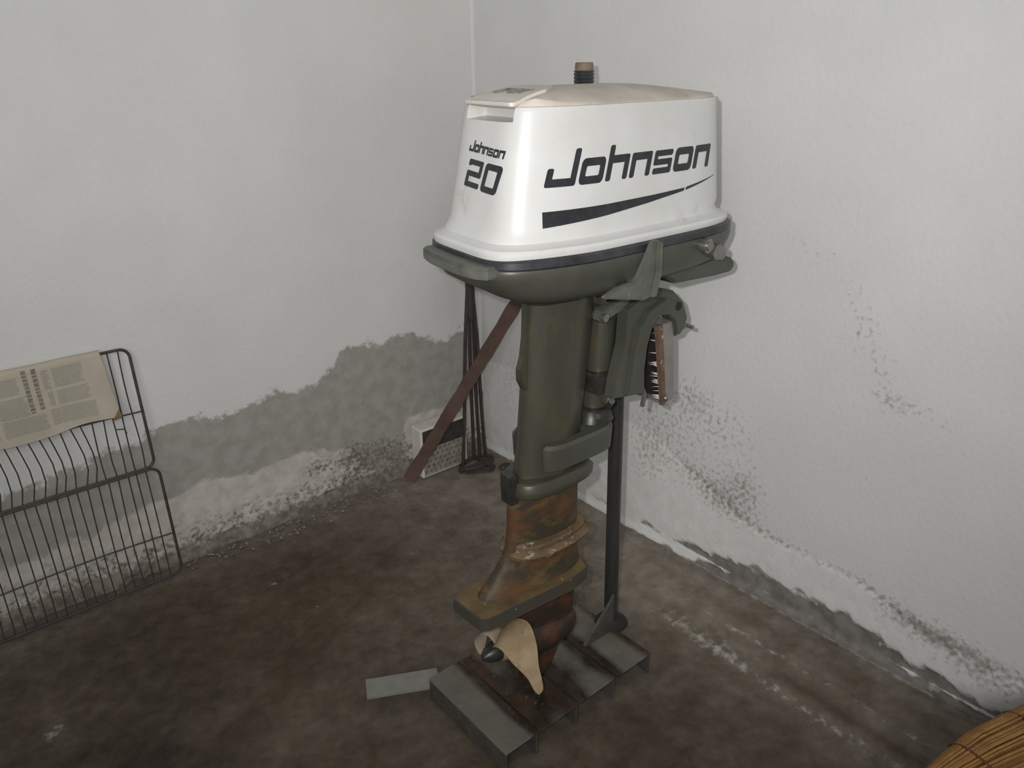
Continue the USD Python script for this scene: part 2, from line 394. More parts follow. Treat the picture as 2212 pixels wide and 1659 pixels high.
def left_masks(x, z):
    p = np.stack([x, np.zeros_like(x), z], -1)
    h = np.interp(x, DX, DZ) + 0.045 * (fbm(p * 22, 4, 1) - 0.5)
    damp = 0.5 + (h - z) / 0.10
    wb = np.interp(x, WX, WZ) + 0.03 * (fbm(p * 14, 4, 2) - 0.5)
    patchy = fbm(p * 9, 5, 3)
    pale = 0.5 + np.minimum((wb - z) / 0.06, 0.38) - 1.6 * np.clip(patchy - 0.52, 0, 1) - sstep(x, -0.62, -0.5) * (1 - sstep(x, -0.33, -0.30)) * 0.35
    pale = np.where(z < 0.03 + 0.03 * fbm(p * 12, 3, 5), pale - 0.35, pale)
    dirt = 0.13 + 0.36 * sstep(0.19 - z, 0, 0.16) + 0.45 * sstep(0.055 - z, 0, 0.06) + 0.30 * blob(x, z, -.50, .15, .07, .06) + 0.25 * blob(x, z, -.38, .12, .10, .05) + 0.28 * blob(x, z, -.62, .14, .05, .03)
    for cu, cv, ru, rv in ((-.36, .50, .05, .05), (-.48, .50, .03, .03), (-.62, .47, .06, .03), (-.52, .56, .05, .02), (-1.02, .60, .06, .02), (-.95, .55, .05, .015), (-1.45, 1.02, .08, .012), (-1.42, .97, .10, .01)):
        dirt = dirt + 0.16 * blob(x, z, cu, cv, ru, rv)
    dirt = dirt + 0.20 * blob(x, z, -.28, .30, .20, .03, 0.25)
    return damp, pale, dirt


def left_face(x, z):
    p = np.stack([x, np.zeros_like(x), z], -1)
    _, pale, _ = left_masks(x, z)
    foot = sstep(0.20 - z, 0, 0.20)
    lump = 0.010 * (fbm(p * 18, 5, 7) - 0.5) * foot + 0.006 * (pale > 0.5) * foot + 0.012 * sstep(0.05 - z, 0, 0.05) * fbm(p * 25, 3, 8)
    flat = 0.004 * (fbm(p * 3, 3, 9) - 0.5)
    return np.stack([x, np.minimum(-lump - flat, 0.02), z], -1)


V, F, U, W_ = sheet(xs, zs, left_face, lambda x, z: np.stack([x, np.full_like(x, 0.12), z], -1))
st = np.zeros((len(V), 3)); st[:len(U)] = np.stack(left_masks(U, W_), 1)
obj('wall_left', trimesh.Trimesh(V, F[:, ::-1], process=False), 'wall_left', stain=st, kind='structure')

# wall_right: the plane x = 0
ys = axis_steps(-3.6, -2.1, 0.0, 0.0, 0.006, 0.06)
zs2 = axis_steps(-0.02, -0.02, 0.95, 2.7, 0.006, 0.05)
LY = [-3.6, -1.591, -1.469, -1.313, -1.146, -1.018, -.962, -.844, -.78, -.70, 0]
LZ = [.11, .131, .13, .179, .175, .189, .215, .257, .29, .31, .32]
BY = [-3.6, -1.579, -1.441, -1.334, -1.221, -1.098, -.95, -.80, -.60, 0]
BZ = [.04, .045, .05, .07, .068, .066, .05, .022, .02, .02]


def right_masks(y, z):
    p = np.stack([np.zeros_like(y), y, z], -1)
    band = 0.5 + (np.interp(y, BY, BZ) + 0.055 * (fbm(p * 26, 4, 11) - 0.5) - z) / 0.06
    band = np.where(z < 0.018 + 0.012 * fbm(p * 15, 3, 12), band - 0.55, band)
    edge = np.interp(y, LY, LZ) + 0.02 * (fbm(p * 10, 3, 13) - 0.5)
    fresh = 0.5 + np.clip((edge - z) / 0.10, -0.5, 0.3) - 0.9 * sstep(band, .38, .50)
    fade = sstep(-y, .76, .92)
    spots = 0.10 + 0.16 * (fbm(p * 5, 3, 16) - 0.4) + fade * 0.26 * np.exp(-((z - edge - 0.004) / 0.012) ** 2) * (0.2 + fbm(p * 9, 2, 14)) + fade * 0.12 * np.exp(-((z - edge) / 0.05) ** 2)
    for cu, cv, ru, rv, w in ((-.95, .40, .14, .10, .20), (-.84, .46, .06, .05, .20), (-1.02, .28, .06, .05, .28), (-.97, .22, .10, .06, .26), (-.80, .33, .12, .16, .20), (-.72, .30, .08, .14, .22), (-.55, .25, .12, .12, .16),
                              (-1.06, .88, .07, .03, .20), (-1.14, .85, .05, .03, .20), (-1.20, .80, .05, .05, .22), (-1.24, .73, .06, .05, .24), (-1.28, .66, .05, .05, .22), (-1.31, .60, .05, .03, .24), (-1.38, .59, .10, .03, .20), (-1.27, .42, .10, .02, .20),
                              (-1.48, .14, .10, .03, .26), (-1.60, .10, .14, .04, .22), (-1.0, .80, .05, .03, .14), (-.25, .22, .14, .12, .22), (-.15, .35, .06, .10, .16)):
        spots = spots + .85 * w * blob(y, z, cu, cv, ru, rv)
    return band, fresh, spots


def right_face(y, z):
    p = np.stack([np.zeros_like(y), y, z], -1)
    b, f, s = right_masks(y, z)
    foot = sstep(0.25 - z, 0, 0.25)
    lump = 0.006 * (fbm(p * 16, 4, 17) - 0.5) * foot + 0.0015 * (f > 0.55) - 0.004 * (b > 0.5) * foot + 0.005 * sstep(0.02 - z, 0, 0.02)
    return np.stack([np.minimum(-lump - 0.004 * (fbm(p * 3, 3, 19) - 0.5), 0.02), y, z], -1)


V, F, U, W_ = sheet(ys, zs2, right_face, lambda y, z: np.stack([np.full_like(y, 0.12), y, z], -1))
st = np.zeros((len(V), 3)); st[:len(U)] = np.stack(right_masks(U, W_), 1)
obj('wall_right', trimesh.Trimesh(V, F, process=False), 'wall_right', stain=st, kind='structure')
# the rounded plaster fillet in the corner of the two walls
fil = [(0.0, 0.0)] + [(-0.012 + 0.012 * math.cos(a) - 0.0, -0.012 + 0.012 * math.sin(a)) for a in np.linspace(math.pi / 2, 0, 7)]
fil = Polygon([(0.01, 0.01), (-0.008, 0.01), (-0.008, -0.0010), (-0.005, -0.003), (-0.003, -0.005), (-0.0010, -0.008), (0.01, -0.008)])
obj('trim_1', extr(fil, 0.2, 2.7, 'z', 0), 'wall_right', kind='structure', stain=None)

# floor
fx_ = axis_steps(-3.6, -1.75, 0.01, 0.01, 0.009, 0.06)
fy_ = axis_steps(-3.6, -2.0, 0.01, 0.01, 0.009, 0.06)


def floor_masks(x, y):
    p = np.stack([x, y, np.zeros_like(x)], -1)
    n1, n2 = fbm(p * 2.6, 4, 21), fbm(p * 7, 5, 22)
    near_l, near_r = np.exp(-(y / -0.13) ** 2), np.exp(-(x / -0.20) ** 2)
    dust = 0.10 + 0.40 * (n1 - 0.5) + 0.35 * near_l + 0.55 * near_r + 0.22 * sstep(x, -0.9, -0.25) + 0.10 * sstep(y, -1.2, -0.5) + 0.55 * np.exp(-(x / 0.30) ** 2) * sstep(y, -1.35, -0.85) + 0.16 * (n2 - 0.5)
    dust = dust - 0.38 * np.exp(-((x + 0.085) / 0.035) ** 2) * sstep(-y, 0.75, 0.95)
    dust = dust - 0.35 * np.exp(-((x + 0.195) / 0.018) ** 2) * sstep(-y, 1.22, 1.28)
    oil = 0.10 + 0.65 * (fbm(p * 5, 4, 23) - 0.42) + 0.22 * sstep(-x, 0.8, 1.4) + 0.22 * sstep(-y, 0.95, 1.5) - 0.35 * near_l - 0.3 * sstep(x, -0.35, -0.2)
    oil = oil + 0.35 * blob(x, y, -1.30, -.62, .10, .14) + 0.3 * blob(x, y, -1.5, -.45, .05, .10) + 0.25 * blob(x, y, -.62, -.35, .06, .06)
    wig = 0.012 * (fbm(p * 12, 3, 24) - 0.5)
    strip = np.maximum(np.exp(-((x + 0.145 + wig) / 0.013) ** 2), np.exp(-((x + 0.235 + wig) / 0.018) ** 2)) * sstep(-y, 0.80, 1.15)
    white = 0.10 + 0.34 * strip * (0.75 + 0.8 * (n2 - 0.3)) + 0.26 * np.exp(-((x + 0.20) / 0.045) ** 2) * sstep(-y, 0.9, 1.0) * sstep(y, -1.24, -1.16)
    white = white + 0.55 * np.exp(-(x / 0.013) ** 2) * (0.35 + fbm(p * 9, 2, 25))
    for cu, cv, r in ((-.75, -.20, .03), (-.66, -.27, .02), (-.88, -.25, .03), (-.83, -.42, .02), (-1.42, -.42, .05)):
        white = white + 0.30 * blob(x, y, cu, cv, r, r)
    return dust, oil, white


def floor_face(x, y):
    p = np.stack([x, y, np.zeros_like(x)], -1)
    d, o, w = floor_masks(x, y)
    z = 0.004 * (fbm(p * 4, 4, 27) - 0.5) + 0.002 * (fbm(p * 30, 3, 28) - 0.5) + 0.006 * sstep(x, -0.245, -0.225) * (1 - sstep(x, -0.06, -0.0)) * sstep(-y, 0.8, 1.0) - 0.003
    return np.stack([x, y, z], -1)


V, F, U, W_ = sheet(fx_, fy_, floor_face, lambda x, y: np.stack([x, y, np.full_like(x, -0.12)], -1))
st = np.zeros((len(V), 3)); st[:len(U)] = np.stack(floor_masks(U, W_), 1)
obj('floor', trimesh.Trimesh(V, F, process=False), 'floor', stain=st, kind='structure')

# ---------------------------------------------------------------- the outboard motor
Y0 = -0.98
motor = thing('outboard_motor', 'white and olive outboard boat motor standing upright on its steel stand', 'outboard motor', (-0.60, Y0, 0.055))


def lerp(a, b, t):
    return a + (b - a) * t


def cowl_dims(z):
    """(xc, a, b) of the cowl's plan at height z."""
    t = (z - 0.985) / 0.170
    back, front, b = lerp(-.775, -.743, t), lerp(-.287, -.294, t), lerp(.128, .109, t)
    return (back + front) / 2, (front - back) / 2, b


def head(m):
    """The head of the motor is turned a little: its back slants away from the near corner."""
    if isinstance(m, list):
        m = trimesh.util.concatenate([tm(q) for q in m])
    m = tm(m).copy()
    v = m.vertices.copy()
    v[:, 0] += .11 * (v[:, 1] + 1.075) * sstep(-v[:, 0], .42, .74)
    m.vertices = v
    return m


PN = 5.0
RIM = 1.163


def waist(x):
    """The cover narrows towards its back."""
    return 1 - .13 * sstep(-x, .60, .79)


def plan(xc, z, a, b, n=PN):
    R = sring(xc, Y0, z, a, b, n)
    R[:, 1] = Y0 + (R[:, 1] - Y0) * waist(R[:, 0])
    return R


rings = []
for z, da in ((.962, .012), (.968, .015), (.973, .0155), (.977, .013), (.979, .008), (.983, .002), (.99, 0.0)):
    xc, a, b = cowl_dims(z)
    rings.append(plan(xc - .006, z, a + da, b + da + .004 * (da > .01)))
for z in np.linspace(1.0, RIM - .008, 12):
    xc, a, b = cowl_dims(z)
    rings.append(plan(xc, z, a, b))
xc, a, b = cowl_dims(RIM)
for dz, ins in ((-.003, .0003), (-.001, .0012), (0, .0035)):
    rings.append(plan(xc, RIM + dz, a - ins, b - ins))
AT, BT = a - .0035, b - .0035


def crown(x, y):
    """Height of the domed top."""
    u, v = (x - xc) / AT, (y - Y0) / (BT * waist(x))
    e = np.clip(1 - np.maximum(np.abs(u) ** 3.0, np.abs(v) ** 2.2), 0, 1)
    return RIM + (0.0235 - 0.009 * sstep(x, -.48, -.30)) * e ** 0.8


cowl = mani(loft(rings))
# the air scoop cut into the upper back, with a ramped floor
scoop = hull([(-.82, Y0 + k, z) for k in (-.070, .052) for z in (1.1365, 1.1640)] + [(-.708, Y0 + k, z) for k in (-.064, .046) for z in (1.1460, 1.1640)])
cowl = cowl - mani(scoop)
cowling = obj('cowling', head(cowl), 'cowl', motor, smooth=30, label='white moulded engine cover with black lettering')
dome_r = [plan(xc, RIM - .0015, AT, BT), plan(xc, RIM + .0002, AT, BT)]
for f in (0.985, 0.96, 0.92, 0.86, 0.78, 0.66, 0.5, 0.33, 0.16, 0.04):
    R = plan(xc, 0, AT * f, BT * f, PN - 2 * (1 - f))
    R[:, 2] = crown(R[:, 0], R[:, 1])
    dome_r.append(R)
obj('cowling_top', head(loft(dome_r)), 'cowl_top', cowling, smooth=30, label='beige stained top of the white cover')

# scoop lid: a raised pad on the top over the opening
lid_poly = round_poly([(-.746, Y0 - .072), (-.746, Y0 + .056), (-.665, Y0 + .046), (-.640, Y0 + .028), (-.632, Y0), (-.640, Y0 - .036), (-.672, Y0 - .060)], .006)
lidm = extr(lid_poly, 0, .0052, 'z', .0012)
lidm = lidm.subdivide_to_size(.012)


def lid_z(x, y):
    return np.maximum(crown(np.maximum(x, -.735), y), RIM + .0005) - .0012


lv = lidm.vertices.copy()
lv[:, 2] = lv[:, 2] + lid_z(lv[:, 0], lv[:, 1])
lidm.vertices = lv
obj('scoop_lid', head(lidm), 'lid', cowling, smooth=30)

# ---- lettering
SW = 0.22


def stroke(pts, closed=False, w=SW):
    g = LinearRing(pts) if closed else LineString(pts)
    return g.buffer(w / 2, cap_style=2, join_style=2, mitre_limit=4)


def soften(p, r=0.075):
    return p.buffer(-r * 0.9, join_style=1).buffer(r * 0.9, join_style=1)


def glyph(ch):
    if ch == 'J': g = stroke([(.1, .5), (.1, .1), (1.0, .1), (1.0, 1.0)]); w = 1.1
    elif ch == 'o': g = stroke([(.1, .1), (.9, .1), (.9, .6), (.1, .6)], True); w = 1.0
    elif ch == 'h': g = unary_union([stroke([(.1, 0), (.1, 1.0)]), stroke([(.1, .6), (.9, .6), (.9, 0)])]); w = 1.0
    elif ch == 'n': g = stroke([(.1, 0), (.1, .6), (.9, .6), (.9, 0)]); w = 1.0
    elif ch == 's': g = stroke([(.97, .61), (.1, .61), (.1, .35), (.9, .35), (.9, .09), (.03, .09)], w=.175); w = 1.0
    elif ch == '2': g = stroke([(.1, .76), (.1, .9), (.9, .9), (.9, .49), (.1, .49), (.1, .1), (1.0, .1)], w=.19); w = 1.0
    elif ch == '0': g = stroke([(.1, .1), (.9, .1), (.9, .9), (.1, .9)], True); w = 1.0
    elif ch == 'O': g = stroke([(.1, .1), (.8, .1), (.8, .9), (.1, .9)], True); w = .9
    elif ch == 'P': g = stroke([(.1, 0), (.1, .9), (.8, .9), (.8, .45), (.1, .45)]); w = .9
    elif ch == 'E': g = unary_union([stroke([(.85, .9), (.1, .9), (.1, .1), (.85, .1)]), stroke([(.1, .5), (.75, .5)])]); w = .9
    elif ch == 'N': g = unary_union([stroke([(.1, 0), (.1, 1)]), stroke([(.8, 0), (.8, 1)]), stroke([(.1, .95), (.8, .05)])]); w = .9
    # outer corners rounded, inner ones left square
    if ch in 'o0O':
        ext = Polygon(g.exterior).buffer(-.16, join_style=1).buffer(.16, join_style=1)
        hole = Polygon(g.interiors[0]).buffer(-.05, join_style=1).buffer(.05, join_style=1)
        return ext.difference(hole), w
    return soften(g), w


def word(text, sx, sz, gap, shear, cap_round=True):
    """One polygon per letter, in metres, baseline at 0."""
    x, out = 0.0, []
    for ch in text:
        g, w = glyph(ch)
        g = affinity.affine_transform(g, [sx, shear * sz, 0, sz, x, 0])
        out.append(g); x += w * sx + gap
    return out, x - gap


def decal(poly, place, depth=0.0006, size=0.004):
    m = extr(poly, 0, depth, 'z', 0).subdivide_to_size(size)
    v = m.vertices
    m.vertices = place(v[:, 0], v[:, 1], v[:, 2])
    return m


def on_side(s, t, d):
    xc_, a_, b_ = cowl_dims(t)
    u = np.clip(np.abs((s - xc_) / a_), 0, .9999)
    return np.stack([s, Y0 - b_ * (1 - u ** PN) ** (1 / PN) * waist(s) - d - 0.0003, t], 1)


def on_back(s, t, d):
    y = -s
    t = t - .06 * (s - .98)
    xc_, a_, b_ = cowl_dims(t)
    x = xc_ - a_ * .99
    for _ in range(8):
        u = np.clip(np.abs((y - Y0) / (b_ * waist(x))), 0, .9999)
        x = xc_ - a_ * (1 - u ** PN) ** (1 / PN)
    return np.stack([x - d - 0.0003, y, t], 1)


letters, L = word('Johnson', .0438, .0492, .0066, .34)
for g in letters:
    obj('letter', head(decal(affinity.translate(g, -.711, 1.0575), on_side)), 'decal', cowling, smooth=False)
stripe = Polygon([(-.717, 1.0025), (-.716, 1.0245), (-.60, 1.0255), (-.50, 1.0275), (-.425, 1.0305), (-.428, 1.0260), (-.52, 1.0165), (-.60, 1.0100)])
stripe2 = Polygon([(-.420, 1.0312), (-.385, 1.0355), (-.333, 1.0420), (-.38, 1.0335), (-.423, 1.0266)])
obj('stripe', head([decal(stripe, on_side, size=.008), decal(stripe2, on_side, size=.006)]), 'decal', cowling, smooth=False)
letters, L = word('Johnson', .0110, .0158, .0016, .26)
for g in letters:
    obj('letter', head(decal(affinity.translate(g, -(Y0 + .029), 1.0985), on_back, size=.003)), 'decal', cowling, smooth=False)
letters, L = word('20', .0385, .0395, .007, .26)
for g in letters:
    obj('letter', head(decal(affinity.translate(g, -(Y0 + .033), 1.0490), on_back)), 'decal', cowling, smooth=False)


def on_lid(s, t, d):
    y, x = -s, t
    return np.stack([x, y, lid_z(x, y) + .0054 + d], 1)


letters, L = word('OPEN', .017, .026, .003, .2)
for g in letters:
    obj('letter', head(decal(affinity.translate(g, -(Y0 + .034), -.705), on_lid)), 'faded_print', cowling, smooth=False)

# black rubber seal and the olive lower cowl
seal = []
for z, da in ((.950, .016), (.949, .022), (.953, .0255), (.962, .025), (.9655, .021), (.966, .016)):
    xc_, a_, b_ = cowl_dims(.985)
    seal.append(plan(xc_ - .004, z, a_ + da - .004, b_ + da))
obj('rubber_seal', head(loft(seal)), 'rubber', motor)
low = []
for z, bk, fr, b_, n in ((.951, -.798, -.268, .150, 5), (.946, -.802, -.266, .152, 5), (.934, -.798, -.268, .150, 5), (.912, -.783, -.277, .143, 5), (.894, -.757, -.290, .131, 5), (.884, -.737, -.308, .119, 4.8), (.878, -.724, -.33, .108, 4.6), (.876, -.712, -.35, .098, 4.4)):
    low.append(plan((bk + fr) / 2, z + max(0, (.912 - z) * .18), (fr - bk) / 2, b_, n))
lower = obj('lower_cowl', head(loft(low)), 'olive', motor, label='olive green lower engine cover')
# the lug handle across the back
arc, arc2 = [], []
for t in np.linspace(math.pi * 0.83, math.pi * 1.19, 25):
    c, s_ = math.cos(t), math.sin(t)
    q = np.array([-.545 - .282 * abs(c) ** .4, Y0 + .128 * np.sign(s_) * abs(s_) ** .55])
    arc.append(q)
arc = np.array(arc)
hp = Polygon(np.vstack([arc, (arc + [.030, 0])[::-1]]))
obj('tilt_handle', head(extr(hp, .939, .957, 'z', .004)), 'olive_lit', lower, label='worn olive grip along the back of the lower cover')
# flat exhaust lip under the cowl
obj('exhaust_lip', loft([sring(-.575, Y0, z, a_, b_, 3.2) for z, a_, b_ in ((.890, .128, .075), (.878, .122, .070), (.866, .108, .058), (.863, .10, .054))]), 'olive', motor)

# shift lever on the near side
lev = round_poly([(x_ - .017, z_ + .005) for x_, z_ in ((-.529, .958), (-.524, .963), (-.513, .962), (-.509, .955), (-.510, .914), (-.520, .876), (-.540, .873), (-.634, .8935), (-.602, .904), (-.566, .907), (-.557, .912), (-.546, .928))], .002)
lever = obj('shift_lever', extr(lev, -1.146, -1.134, 'y', .003), 'olive_lit', motor, label='worn grey-olive shift lever on the near side')
obj('lever_rib', extr(round_poly([(-.539, .965), (-.528, .965), (-.526, .919), (-.536, .882), (-.547, .881), (-.537, .919)], .002), -1.152, -1.145, 'y', .002), 'olive_lit', lever)
obj('shift_shaft', cyl((-.572, -1.135, .896), (-.572, -1.05, .896), .009), 'dark', motor)
# tiller bracket and front rail
rail = round_poly([(-.457, .893), (-.418, .868), (-.30, .862), (-.258, .862), (-.250, .868), (-.250, .880), (-.260, .888), (-.293, .899), (-.40, .893)], .004)
obj('tiller_bracket', extr(rail, -1.095, -1.058, 'y', .005), 'olive', motor)
obj('front_plate', extr(round_poly([(-.36, .945), (-.262, .953), (-.270, .932), (-.287, .908), (-.36, .90)], .004), -1.085, -1.02, 'y', .004), 'olive', motor)
kn = obj('fuel_connector', [cyl((-.400, -1.142, .938), (-.400, -1.09, .938), .012), cyl((-.400, -1.146, .938), (-.400, -1.141, .938), .008), cyl((-.375, -1.140, .924), (-.375, -1.08, .924), .011), cyl((-.375, -1.144, .924), (-.375, -1.139, .924), .013), cyl((-.352, -1.136, .918), (-.352, -1.08, .918), .0115)], 'steel', motor, label='small metal fuel connectors below the front of the cover')
# tiller arm folded up behind the cover, with its rubber grip
ta = tube([(-.29, -.93, .90), (-.275, -.88, .94), (-.29, -.825, 1.0), (-.325, -.80, 1.10), (-.345, -.795, 1.165)], .012, 12)
obj('tiller_arm', ta, 'olive', motor)
gr = []
for k in range(9):
    z = 1.15 + k * .0062
    gr += [(z, .0175), (z + .003, .0195)]
tg = [sring(-.350, -.795, z, r, r, 2, 24) for z, r in gr] + [sring(-.350, -.795, 1.2025, .0165, .0165, 2, 24)]
grip = obj('tiller_grip', loft(tg), 'rubber', motor)
obj('grip_end', loft([sring(-.350, -.795, z, r, r, 2, 24) for z, r in ((1.2022, .0165), (1.205, .0172), (1.215, .0168), (1.217, .015))]), 'grip_end', grip, label='tan end of the black grip')

# midsection leg
def leg_ring(z, back, front, w):
    pts = [(back, 0), (back + .006, -.35), (back + .03, -.75), (back + .07, -1), (front - .05, -1), (front - .015, -.8), (front, -.4), (front, .4), (front - .015, .8), (front - .05, 1), (back + .07, 1), (back + .03, .75), (back + .006, .35)]
    return np.array([(x, Y0 + y * w, z) for x, y in pts])


mid = [leg_ring(z, bk, fr, w) for z, bk, fr, w in ((.868, -.655, -.522, .048), (.80, -.659, -.526, .046), (.70, -.664, -.534, .044), (.60, -.673, -.545, .042), (.525, -.685, -.556, .042))]
obj('leg_housing', loft(mid), 'olive_leg', motor, smooth=50, label='long olive drive leg, stained and greasy')
obj('trailing_rib', extr(round_poly([(-.660, .858), (-.662, .80), (-.667, .765), (-.674, .745), (-.674, .725), (-.664, .705), (-.645, .71), (-.640, .858)], .003), Y0 - .008, Y0 + .008, 'y', .002), 'olive_leg', motor)
# steering tube with its collars and the swivel bracket
stt = [(-.470, .838, .020), (-.470, .822, .020), (-.471, .820, .028), (-.472, .800, .029), (-.473, .798, .026), (-.482, .690, .026), (-.483, .688, .030), (-.484, .676, .030), (-.485, .674, .025), (-.492, .60, .025), (-.493, .596, .030), (-.495, .580, .030)]
obj('steering_tube', loft([sring(x, Y0, z, r, r, 2, 28) for x, z, r in stt]), 'olive_leg', motor)
obj('swivel_bracket', extr(round_poly([(-.475, .825), (-.40, .825), (-.40, .68), (-.45, .65), (-.485, .66)], .006), Y0 - .022, Y0 + .022, 'y', .004), 'dark', motor)
obj('steering_arm', extr(round_poly([(-.535, .812), (-.525, .806), (-.44, .826), (-.38, .838), (-.38, .852), (-.45, .850), (-.53, .828)], .003), -1.03, -1.012, 'y', .003), 'olive_lit', motor)
obj('steering_bolt', bolt((-.526, -1.038, .817), (-.526, -1.008, .817), .0075, 8), 'steel', motor)
# lower rubber-mount yoke wrapping the leg
yk = []
for z, a_, b_ in ((.556, .080, .052), (.560, .087, .058), (.602, .089, .060), (.608, .084, .056)):
    R = sring(-.568, Y0, z, a_, b_, 4.5, 64)
    R[:, 2] += 0.0 * R[:, 0]
    yk.append(R)
ym = mani(loft(yk)) - mani(tm(trimesh.creation.box([.16, .080, .2], transform=trimesh.transformations.translation_matrix([-.625, Y0, .58]))))
obj('mount_yoke', ym, 'olive', motor)
obj('yoke_boss', loft([sring(-.500, Y0, z, r, r * 1.1, 2.5, 32) for z, r in ((.606, .040), (.618, .036), (.628, .030), (.630, .028))]), 'dark', motor)

# clamp brackets: a pair of hooked plates over the transom
cl_out = [(-.478, .822), (-.445, .838), (-.399, .846), (-.35, .832), (-.318, .804), (-.303, .772), (-.310, .748), (-.333, .739), (-.343, .748), (-.352, .776), (-.372, .792), (-.395, .795), (-.413, .778), (-.424, .745), (-.428, .70), (-.424, .648), (-.505, .660), (-.500, .69), (-.480, .76)]
ridge = [(-.474, .660), (-.466, .70), (-.462, .745), (-.450, .785), (-.425, .812), (-.38, .826), (-.345, .812), (-.322, .785), (-.316, .760), (-.333, .745), (-.343, .748), (-.352, .776), (-.372, .792), (-.395, .795), (-.413, .778), (-.424, .745), (-.428, .70), (-.424, .652)]
for ya, yb, yr in ((-1.040, -1.016, -1.048), (-.944, -.920, -.912)):
    cb = obj('clamp_bracket', extr(round_poly(cl_out, .004), ya, yb, 'y', .004), 'olive', motor, label='hooked olive clamp bracket over the steel block')
    obj('bracket_rim', extr(round_poly(ridge, .004), min(yr, ya), max(yr, yb) if yr > yb else ya + .006, 'y', .003), 'olive', cb)
    yo = yr - .001 if yr < ya else yr + .001
    obj('bracket_hole', cyl((-.345, yo, .803), (-.345, (ya + yb) / 2, .803), .008), 'black', cb)
sc = obj('clamp_screw', cyl((-.30, -1.028, .752), (-.352, -1.028, .754), .0075), 'steel', motor)
obj('screw_handle', tube([(-.292, -1.045, .750), (-.292, -1.01, .752)], .004, 8), 'steel', sc)
sc = obj('clamp_screw', cyl((-.30, -.932, .752), (-.352, -.932, .754), .0075), 'steel', motor)
obj('tilt_pin', tube([(-.415, -1.03, .660), (-.422, -1.045, .648), (-.445, -1.060, .638)], .0045, 8), 'olive_lit', motor)
obj('trim_strap', tube([(-.50, -1.035, .655), (-.475, -1.0, .62), (-.52, -1.02, .625)], .006, 8), 'olive', motor)
obj('clamp_spacer', extr(round_poly([(-.52, .70), (-.44, .70), (-.44, .66), (-.52, .665)], .004), -1.018, -.942, 'y', .003), 'dark', motor)

# lower unit: flange, rusty gearcase, splash plate, ventilation plate, torpedo, skeg, propeller
fl_ = [(-.606, .512, .088, .050), (-.606, .516, .092, .054), (-.604, .526, .092, .054), (-.608, .536, .086, .050), (-.615, .543, .074, .045)]
obj('gearcase_flange', loft([sring(x, Y0, z, a_, b_, 3, 64) for x, z, a_, b_ in fl_]), 'olive_leg', motor)
obj('water_inlet', extr(round_poly([(-.706, .555), (-.694, .560), (-.686, .550), (-.686, .497), (-.704, .497)], .003), Y0 - .016, Y0 + .016, 'y', .003), 'dark', motor)


def foil(z, back, front, w, N=40):
    t = np.linspace(0, 2 * np.pi, N, endpoint=False)
    xc_, a_ = (back + front) / 2, (front - back) / 2
    x = xc_ + a_ * np.cos(t)
    k = (x - back) / (front - back)
    y = Y0 + np.sign(np.sin(t)) * np.abs(np.sin(t)) ** .8 * w * (0.55 + 0.45 * k)
    return np.stack([x, y, np.full(N, z)], 1)


gc = [foil(z, bk, fr, w) for z, bk, fr, w in ((.515, -.698, -.540, .044), (.44, -.700, -.540, .043), (.40, -.706, -.540, .043), (.375, -.720, -.538, .044), (.35, -.743, -.536, .048), (.324, -.770, -.534, .056))]
gear = obj('gearcase', loft(gc), 'gear', motor, smooth=40, label='rust stained gearcase below the olive leg')
obj('anti_splash_plate', loft([sring(x, Y0, z, a_, b_, 2.6, 64) for x, z, a_, b_ in ((-.610, .384, .088, .048), (-.610, .386, .095, .053), (-.608, .393, .098, .056), (-.608, .396, .096, .055), (-.610, .400, .086, .046), (-.610, .409, .086, .047), (-.612, .413, .080, .044))]), 'plate_rust', motor)
# ventilation plate with thick turned-down edges
cv = round_poly([(-.806, Y0 + .034), (-.803, Y0 - .044), (-.79, Y0 - .054), (-.60, Y0 - .068), (-.552, Y0 - .060), (-.535, Y0 - .02), (-.535, Y0 + .02), (-.552, Y0 + .060), (-.60, Y0 + .062), (-.785, Y0 + .044)], .008)
cav = obj('ventilation_plate', extr(cv, .296, .322, 'z', .002), 'cav', motor)
obj('plate_top', extr(cv.buffer(-.0035), .3215, .3235, 'z', 0), 'cav_top', cav)
strut = [foil(z, bk, fr, w) for z, bk, fr, w in ((.30, -.70, -.530, .036), (.25, -.69, -.536, .032), (.21, -.685, -.540, .034), (.17, -.68, -.543, .034), (.135, -.67, -.552, .020))]
obj('lower_strut', loft(strut), 'gear_low', motor)
tp = []
for x, r in ((-.535, .006), (-.538, .016), (-.546, .026), (-.560, .034), (-.59, .039), (-.63, .040), (-.66, .037), (-.684, .032), (-.686, .026)):
    t = np.linspace(0, 2 * np.pi, 32, endpoint=False)
    tp.append(np.stack([np.full(32, x), Y0 + r * np.cos(t), .172 + r * np.sin(t)], 1))
obj('torpedo', loft(tp), 'gear_low', motor)
obj('skeg', extr(round_poly([(-.565, .13), (-.68, .13), (-.672, .060), (-.655, .0565), (-.60, .060)], .004), Y0 - .006, Y0 + .006, 'y', .0025), 'gear_low', motor)
prop = obj('propeller', loft([np.stack([np.full(28, x), Y0 + r * np.cos(np.linspace(0, 2 * np.pi, 28, endpoint=False)), .186 + r * np.sin(np.linspace(0, 2 * np.pi, 28, endpoint=False))], 1) for x, r in ((-.680, .026), (-.685, .029), (-.725, .026), (-.732, .022))]), 'prop', motor)
obj('hub_cone', loft([np.stack([np.full(28, x), Y0 + r * np.cos(np.linspace(0, 2 * np.pi, 28, endpoint=False)), .186 + r * np.sin(np.linspace(0, 2 * np.pi, 28, endpoint=False))], 1) for x, r in ((-.731, .0205), (-.740, .0195), (-.755, .0145), (-.766, .007), (-.769, .002))]), 'hub', prop, label='black cone at the centre of the propeller')


